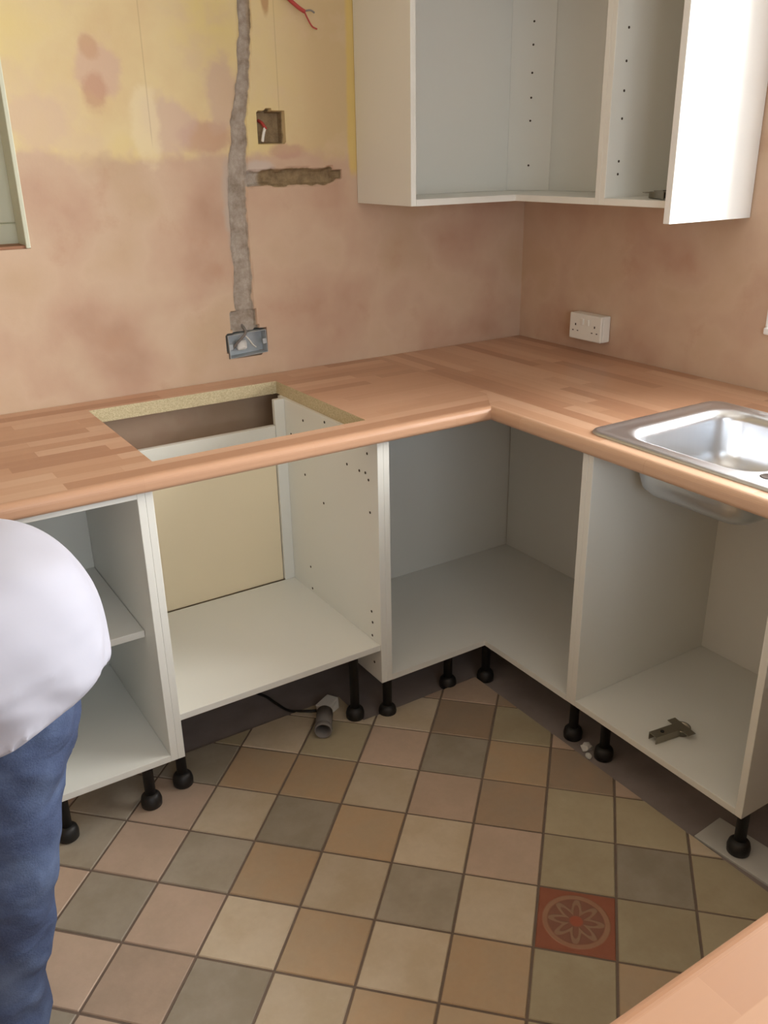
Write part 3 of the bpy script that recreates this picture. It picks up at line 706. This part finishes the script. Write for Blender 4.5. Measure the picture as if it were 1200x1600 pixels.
cabinet_hinge('loose metal hinge lying in the narrow wall cabinet by its end panel', (-0.225, -0.790, ZW0+T), math.radians(60), 1.2)

# ------------------------------------------------------------------ wall electrics
t = thing('double_socket', 'white double socket in a surface box on the plaster under the wall cabinets', 'socket', (0, -0.378, 0.985))
obj('box', box(-0.034, -0.001, -0.073, 0.073, -0.043, 0.043, 0.004), M['whiteplastic'], t)
fp = obj('faceplate', box(-0.044, -0.034, -0.073, 0.073, -0.043, 0.043, 0.004), M['whiteplastic'], t)
for s in (-1, 1):
    obj('rocker_switch', box(-0.0475, -0.0435, s*0.013-0.006, s*0.013+0.006, 0.008, 0.028, 0.0015), M['whiteplastic'], fp)
    for dy, dz, w, hh in ((0, 0.006, 0.003, 0.007), (-0.011, -0.014, 0.005, 0.003), (0.011, -0.014, 0.005, 0.003)):
        obj('pin_slot', box(-0.0444, -0.0430, s*0.044+dy-w/2-0.001, s*0.044+dy+w/2+0.001, dz-hh/2, dz+hh/2), M['hole'], fp)
t = thing('socket_back_box', 'galvanised metal double back box sunk in the wall below the vertical chase', 'back box', (-1.098, 0.0, 1.000))
t.rotation_euler = (0, math.radians(-3), 0)
obj('back_plate', box(-0.062, 0.062, 0.030, 0.0315, -0.034, 0.034), M['galv'], t)
for a in (box(-0.062, 0.062, -0.006, 0.030, -0.035, -0.0335), box(-0.062, 0.062, -0.006, 0.030, 0.0335, 0.035), box(-0.0635, -0.062, -0.006, 0.030, -0.035, 0.035), box(0.062, 0.0635, -0.006, 0.030, -0.035, 0.035)):
    obj('side', a, M['galv'], t)
for x in (-0.056, 0.056): obj('fixing_lug', box(x-0.006, x+0.006, -0.005, -0.003, -0.008, 0.008, 0.0005), M['galv'], t)
obj('plaster_splash', box(-0.030, 0.005, 0.010, 0.0295, -0.020, 0.012, 0.008), M['rubble'], t)
wires = thing('socket_cable', 'grey cable looped inside the metal back box', 'cable', (-1.098, 0.0, 1.0))
obj('sheath', tube(spline([(-0.008, 0.020, 0.060), (-0.006, 0.000, 0.045), (-0.010, -0.012, 0.034), (-0.034, 0.000, 0.006), (-0.045, 0.012, -0.012)], 6), 0.0042, 8), M['grey_pvc'], wires, True)
obj('core', tube(spline([(-0.012, -0.010, 0.030), (0.006, -0.002, 0.012), (0.020, 0.004, -0.006), (0.034, 0.014, -0.016)], 6), 0.002, 8), M['whiteplastic'], wires, True)
t = thing('loose_cable', 'red-sheathed cable end poking out high on the yellow painted wall', 'cable', (-0.90, 0.0, 1.93))
obj('sheath', tube(spline([(-0.040, 0.004, 0.060), (-0.030, -0.010, 0.040), (-0.012, -0.020, 0.012), (0.020, -0.024, -0.012), (0.040, -0.024, -0.022)], 6), 0.0055, 8), M['red'], t, True)
obj('core', tube(spline([(0.038, -0.024, -0.020), (0.048, -0.026, -0.040), (0.060, -0.028, -0.058), (0.075, -0.028, -0.064)], 6), 0.0022, 8), M['red'], t, True)
obj('core', tube(spline([(0.038, -0.024, -0.021), (0.056, -0.028, -0.018), (0.068, -0.030, -0.024)], 6), 0.0026, 8), M['grey_pvc'], t, True)
t = thing('switch_cable', 'stub of cable left inside the square hole beside the chase', 'cable', (-0.985, 0.0, 1.61))
obj('sheath', tube(spline([(-0.012, 0.034, 0.020), (-0.010, 0.014, 0.012), (-0.004, 0.004, -0.004)], 6), 0.005, 8), M['red'], t, True)
obj('core', tube(spline([(-0.006, 0.006, 0.0), (-0.014, 0.002, -0.018), (-0.016, 0.006, -0.036)], 6), 0.0045, 8), M['whiteplastic'], t, True)
tag(obj('wall_plug', lathe([(0.0, 0), (0.006, 0), (0.007, 0.010), (0.005, 0.016), (0, 0.016)], 12), M['whiteplastic'], None, True, loc=(-1.002, 0.020, 1.512), rot=(R90*1.2, 0, 0)), 'small white plastic plug in the hacked plaster over the side chase', 'wall plug')

# ------------------------------------------------------------------ bits left on the floor
bm = bmesh.new()
addbox(bm, -0.030, 0.030, -0.020, 0.020, 0, 0.034, 0.004)
for v in bm.verts: v.co += Vector((noise.noise(v.co*40), noise.noise(v.co*40+Vector((5, 0, 0))), 0))*0.008
tag(obj('rubble_block', bm, M['rubble'], None, loc=(-1.168, -0.548, 0.0005), rot=(0, 0, 0.5)), 'pale lump of plaster rubble beside a black leg under the oven housing', 'rubble')
t = thing('pipe_offcut', 'short grey plastic pipe offcut lying on tiles under the oven housing', 'pipe', (-1.222, -0.622, 0.0262), math.radians(58))
b = lathe([(0.024, -0.045), (0.024, 0.045), (0.0215, 0.045), (0.0215, -0.045), (0.024, -0.045)], 24); b.transform(Matrix.Rotation(R90, 4, 'Y')); obj('pipe_wall', b, M['grey_pvc'], t, True)
b = lathe([(0.0255, 0.030), (0.0260, 0.032), (0.0260, 0.040), (0.0243, 0.046), (0.0217, 0.046), (0.0217, 0.030), (0.0255, 0.030)], 24); b.transform(Matrix.Rotation(-R90, 4, 'Y')); obj('collar', b, M['grey_pvc'], t, True)
tag(obj('floor_cable', tube(spline([(-1.34, -0.28, -0.006), (-1.29, -0.36, -0.006), (-1.277, -0.42, -0.006), (-1.262, -0.478, -0.004), (-1.225, -0.520, 0.004), (-1.200, -0.535, 0.0045)], 6), 0.0042, 8), M['black'], None, True), 'thin black cable trailing from the bare screed under the oven housing', 'cable')
bm = box(-0.052, 0.052, -0.098, 0.098, 0, 0.007, 0.001)
tag(obj('packing_board', bm, M['board'], None, loc=(-0.624, -1.585, -0.012), rot=(0, 0, math.radians(4))), 'white packing board under the outer front leg of the sink cabinet', 'board')
for k, (x, y, s) in enumerate([(-0.652, -1.098, 0.022), (-0.672, -1.125, 0.012)]):
    bm = bmesh.new(); bmesh.ops.create_icosphere(bm, subdivisions=2, radius=s)
    for v in bm.verts: v.co = Vector((v.co.x, v.co.y*0.7, max(0, v.co.z*0.5+s*0.3)))+Vector((noise.noise(v.co*60), noise.noise(v.co*60+Vector((3, 1, 0))), 0))*s*0.5
    tag(obj('rubble_chip', bm, M['rubble'], None, loc=(x, y, -0.0118), rot=(0, 0, k)), ['pale plaster chip between the black legs of corner and sink cabinets', 'tiny plaster chip at the tile edge before the sink cabinet'][k], 'rubble')

# ------------------------------------------------------------------ the worker, bending over to the left
def cone(P, a, b, ra, rb, sq=None):
    a = np.array(a); b = np.array(b); ab = b-a
    Q = P; A = a; 
    if sq is not None:                      # stretch: divide distances along y
        s = np.array(sq); Q = P/s; A = a/s; ab = (b-a)/s
    t = np.clip(((Q-A)@ab)/(ab@ab), 0, 1)
    d = np.linalg.norm(Q-(A+t[..., None]*ab), axis=-1)-(ra+(rb-ra)*t)
    return d*(min(sq) if sq is not None else 1.0)
def ell(P, c, r, e=2.0):
    r = np.array(r); q = np.abs((P-np.array(c))/r); return ((q**e).sum(-1)**(1/e)-1)*r.min()
def smin(a, b, k):
    h = np.clip(0.5+0.5*(b-a)/k, 0, 1); return b+(a-b)*h-k*h*(1-h)
def surface(fn, lo, hi, h):
    ax = [np.arange(l, u+h, h) for l, u in zip(lo, hi)]
    P = np.stack(np.meshgrid(*ax, indexing='ij'), -1).astype(np.float32); f = fn(P)
    s = f < 0; nx, ny, nz = f.shape
    C = [(i, j, k) for i in (0, 1) for j in (0, 1) for k in (0, 1)]
    sl = lambda A, c: A[c[0]:nx-1+c[0], c[1]:ny-1+c[1], c[2]:nz-1+c[2]]
    cnt = sum(sl(s, c).astype(np.int8) for c in C); act = (cnt > 0) & (cnt < 8); I = np.argwhere(act)
    acc = np.zeros((len(I), 3)); num = np.zeros(len(I))
    for a in C:
        for d in range(3):
            if a[d]: continue
            b = list(a); b[d] = 1
            ia = I+np.array(a); ib = I+np.array(b); fa = f[tuple(ia.T)]; fb = f[tuple(ib.T)]; m = (fa < 0) != (fb < 0)
            t = np.where(m, fa/np.where(np.abs(fa-fb) < 1e-12, 1, fa-fb), 0)
            p = ia.astype(float); p[:, d] += t; acc += p*m[:, None]; num += m
    V = acc/num[:, None]*h+np.array(lo)
    idx = -np.ones(act.shape, int); idx[tuple(I.T)] = np.arange(len(I)); F = []
    for d in range(3):
        e = [(1, 0, 0), (0, 1, 0), (0, 0, 1)][d]; u, v = [k for k in range(3) if k != d]
        a = s[:nx-e[0], :ny-e[1], :nz-e[2]]; b = s[e[0]:, e[1]:, e[2]:]; E = np.argwhere(a != b)
        E = E[(E[:, u] > 0) & (E[:, v] > 0) & (E[:, u] < f.shape[u]-1) & (E[:, v] < f.shape[v]-1)]
        inside = a[tuple(E.T)]
        def at(du, dv):
            q = E.copy(); q[:, u] -= du; q[:, v] -= dv; return idx[tuple(q.T)]
        Q = np.stack([at(1, 1), at(0, 1), at(0, 0), at(1, 0)], -1)
        flip = inside if d != 1 else ~inside
        Q[~flip] = Q[~flip][:, ::-1]; F.append(Q)
    F = np.concatenate(F); F = F[(F >= 0).all(1)]
    return V.tolist(), F.tolist()
def relax(o, it=6, f=0.5):
    md = o.modifiers.new('s', 'SMOOTH'); md.iterations = it; md.factor = f
    dg = bpy.context.evaluated_depsgraph_get(); dg.update(); me = bpy.data.meshes.new_from_object(o.evaluated_get(dg)); o.modifiers.clear(); o.data = me
    for p in me.polygons: p.use_smooth = True
def wob(P, s, seed):                        # cheap smooth wrinkle field
    x, y, z = P[..., 0], P[..., 1], P[..., 2]
    return (np.sin(s*(x*1.0+z*0.6)+seed+2*np.sin(s*0.4*y))+np.sin(s*(0.7*z-y*0.9)+1.7*seed+1.5*np.sin(s*0.5*x)))*0.5

PX = -0.045
PEL = (-2.055, -1.105, 0.815); CH = (-2.46, -1.055, 0.905)
HIPS = {'L': ((-2.035, -1.205, 0.76), (-2.085, -1.225, 0.44), (-2.150, -1.215, 0.09)), 'R': ((-2.035, -1.015, 0.76), (-2.090, -0.985, 0.44), (-2.160, -0.985, 0.09))}
SH = {'L': ((-2.505, -1.255, 0.865), (-2.56, -1.300, 0.585), (-2.640, -1.215, 0.345)), 'R': ((-2.505, -0.865, 0.865), (-2.56, -0.860, 0.585), (-2.640, -0.930, 0.345))}
HEAD = (-2.735, -1.035, 0.850)
def body_sdf(P):
    d = cone(P, PEL, (-2.25, -1.08, 0.87), 0.125, 0.120, (1, 1.25, 1))
    d = smin(d, cone(P, (-2.25, -1.08, 0.87), CH, 0.120, 0.130, (1, 1.25, 1)), 0.06)
    for s in 'LR':
        h, k, a = HIPS[s]
        d = smin(d, cone(P, h, k, 0.088, 0.055), 0.05); d = smin(d, cone(P, k, a, 0.054, 0.036), 0.03)
        d = smin(d, cone(P, a, (a[0]-0.01, a[1], 0.045), 0.036, 0.038), 0.03); d = smin(d, cone(P, (a[0], a[1], 0.045), (a[0]-0.17, a[1], 0.032), 0.036, 0.026), 0.03)
        sh, e, w = SH[s]
        d = smin(d, cone(P, sh, e, 0.056, 0.042), 0.05); d = smin(d, cone(P, e, w, 0.042, 0.027), 0.02)
        # palm, four fingers and a thumb, gently curled
        wv = np.array(w); f = (wv-np.array(e)); f /= np.linalg.norm(f); sg = 1 if s == 'L' else -1
        side = np.cross(f, np.array((0, sg, 0.0))); side /= np.linalg.norm(side); pn = np.cross(side, f)*1.0
        pc = wv+f*0.055
        d = smin(d, cone(P, wv+f*0.01, wv+f*0.08, 0.024, 0.026), 0.015)
        for k_, (off, ln) in enumerate(((-0.030, 0.068), (-0.010, 0.078), (0.010, 0.072), (0.029, 0.056))):
            b = wv+f*0.072+side*off; m_ = b+f*ln*0.55+pn*0.006; t_ = m_+f*ln*0.40+pn*0.022
            d = smin(d, cone(P, b-f*0.03, b, 0.013, 0.0105), 0.012); d = smin(d, np.minimum(cone(P, b, m_, 0.0098, 0.009), cone(P, m_, t_, 0.009, 0.0078)), 0.004)
        b = wv+f*0.025-side*0.024; m_ = b+f*0.034-side*0.026+pn*0.010; t_ = m_+f*0.030-side*0.004+pn*0.012
        d = smin(d, cone(P, b, m_, 0.0125, 0.0105), 0.01); d = smin(d, cone(P, m_, t_, 0.0105, 0.0085), 0.004)
    d = smin(d, cone(P, (-2.55, -1.05, 0.905), (-2.66, -1.04, 0.885), 0.062, 0.056), 0.05)
    # head looking down to the floor ahead: face towards -x and down
    d = smin(d, ell(P, HEAD, (0.105, 0.076, 0.095)), 0.03); d = smin(d, ell(P, (-2.765, -1.035, 0.805), (0.062, 0.058, 0.070)), 0.03)
    d = smin(d, cone(P, (-2.805, -1.035, 0.805), (-2.822, -1.035, 0.775), 0.012, 0.016), 0.012)
    for s in (-1, 1):
        d = smin(d, ell(P, (-2.728, -1.035+s*0.078, 0.838), (0.028, 0.010, 0.018)), 0.006)
        d = -smin(-d, ell(P, (-2.822, -1.035+s*0.030, 0.828), (0.012, 0.014, 0.012)), 0.008)
    d = -smin(-d, ell(P, (-2.803, -1.035, 0.745), (0.006, 0.024, 0.005)), 0.004)
    return d
def shirt_sdf(P):
    d = ell(P, (-2.050, -1.105, 0.800), (0.160, 0.205, 0.185), 2.7)
    d = smin(d, ell(P, (-1.968, -1.10, 0.803), (0.098, 0.165, 0.118)), 0.06)
    d = smin(d, cone(P, (-2.08, -1.105, 0.825), (-2.28, -1.08, 0.860), 0.150, 0.145, (1, 1.25, 1)), 0.06)
    d = smin(d, cone(P, (-2.28, -1.08, 0.865), CH, 0.150, 0.150, (1, 1.28, 1)), 0.06)
    d = smin(d, cone(P, (-2.035, -1.105, 0.74), (-2.065, -1.105, 0.52), 0.140, 0.145, (1, 1.25, 1)), 0.05)
    for s in 'LR':
        sh, e, w = SH[s]; e2 = tuple(sh[k]+(e[k]-sh[k])*0.72 for k in range(3))
        d = smin(d, cone(P, (-2.47, sh[1], sh[2]), e2, 0.085, 0.076), 0.05)
        n_ = np.array(e)-np.array(sh); n_ = n_/np.linalg.norm(n_)
    d = d+0.014*wob(P, 30, 1.3)*np.clip((0.93-P[..., 2])*3.5, 0.12, 1)+0.004*wob(P, 62, 4.1)*np.clip((0.95-P[..., 2])*3.5, 0.2, 1)
    cr = 1-np.abs(np.sin(38*(P[..., 2]-0.55*P[..., 0])+3.0*np.sin(7*P[..., 1]+5*P[..., 0])))
    d = d-0.020*cr**2*np.clip((0.90-P[..., 2])*5, 0, 1)*np.clip((-1.93-P[..., 0])*8, 0, 1)
    hem = (0.700+0.46*(P[..., 0]+1.953-PX)-0.50*(P[..., 1]+1.2)+0.005*np.sin(P[..., 1]*40))-P[..., 2]
    hem = np.where(P[..., 0] < -2.40, (P[..., 0]*0+0.66)-P[..., 2], np.where(P[..., 0] < -2.25, np.maximum(hem, 0.0+0.66-P[..., 2]), hem))
    d = np.maximum(d, hem*0.9)
    d = np.maximum(d, -(P[..., 0]+2.615))
    return d
def jeans_sdf(P):
    d = cone(P, (-2.055, -1.105, 0.83), (-2.045, -1.105, 0.70), 0.135, 0.135, (1, 1.25, 1))
    for s in 'LR':
        h, k, a = HIPS[s]
        d = smin(d, cone(P, h, k, 0.100, 0.070), 0.04); d = smin(d, cone(P, k, (a[0], a[1], 0.075), 0.071, 0.064), 0.03)
    z = P[..., 2]
    d = d+0.008*wob(P, 42, 2.2)*np.clip(1.1-z*1.1, 0.2, 1)+0.004*wob(P, 90, 0.7)
    d = np.maximum(d, 0.042-z)
    return np.maximum(d, z-0.80)
wk = thing('person', 'person in white T-shirt and blue jeans bending over beside the narrow base cabinet', 'person', (-2.15, -1.10, 0))
def wpart(name, fn, lo, hi, h, mat, it=4, par=wk, dx=0.0, dz=0.0):
    V, F = surface(fn, lo, hi, h)
    V = [(x+2.15+PX+dx, y+1.10, z+dz) for x, y, z in V]
    o = obj(name, (V, [], F), mat, par, True); relax(o, it); return o
bd = wpart('body', body_sdf, (-2.90, -1.42, -0.002), (-1.88, -0.74, 1.07), 0.0075, M['skin'], 2)
wpart('t_shirt', shirt_sdf, (-2.75, -1.46, 0.40), (-1.82, -0.72, 1.10), 0.011, M['shirt'], 2, wk, 0.015, 0.008)
wpart('jeans', jeans_sdf, (-2.36, -1.42, 0.0), (-1.85, -0.80, 0.84), 0.011, M['denim'], 2)
def boot_sdf(a):
    def fn(P):
        d = smin(cone(P, (a[0]+0.012, a[1], 0.06), (a[0]+0.005, a[1], 0.13), 0.048, 0.046), cone(P, (a[0]+0.01, a[1], 0.05), (a[0]-0.18, a[1], 0.040), 0.046, 0.042, (1, 1.05, 1)), 0.03)
        return np.maximum(np.maximum(d, 0.018-P[..., 2]), P[..., 2]-0.135)
    return fn
def sole_sdf(a):
    def fn(P):
        q = P.copy(); q[..., 2] = 0.04
        d = cone(q, (a[0]+0.012, a[1], 0.04), (a[0]-0.18, a[1], 0.040), 0.052, 0.050)
        return np.maximum(np.maximum(d, P[..., 2]-0.024), 0.001-P[..., 2])
    return fn
for s in 'LR':
    a = HIPS[s][2]
    b = wpart('boot', boot_sdf(a), (a[0]-0.25, a[1]-0.08, 0.0), (a[0]+0.09, a[1]+0.08, 0.16), 0.008, M['boot'], 2)
    wpart('sole', sole_sdf(a), (a[0]-0.25, a[1]-0.08, -0.012), (a[0]+0.09, a[1]+0.08, 0.04), 0.008, M['rubber'], 1, b)
def hair_sdf(P):
    d = ell(P, (-2.728, -1.035, 0.858), (0.113, 0.085, 0.102))
    face = (P[..., 0]+2.775)*(-0.9)+(0.83-P[..., 2])*0.45
    d = np.maximum(d, face-0.012+0.004*wob(P, 120, 1))
    return np.maximum(d, 0.80+0.3*(-2.70-P[..., 0])-P[..., 2])
wpart('hair', hair_sdf, (-2.87, -1.15, 0.72), (-2.58, -0.92, 0.98), 0.007, M['hair'], 2)
def belt_sdf(P):
    d = cone(P, (-2.055, -1.105, 0.83), (-2.045, -1.105, 0.70), 0.143, 0.143, (1, 1.25, 1)); return np.maximum(d, np.abs(P[..., 2]-0.745)-0.018)
wpart('belt', belt_sdf, (-2.25, -1.33, 0.69), (-1.86, -0.88, 0.80), 0.009, M['belt'], 1)
print('tiles', ntile, 'tris', sum(len(o.data.polygons) for o in bpy.data.objects if o.type == 'MESH')*2)
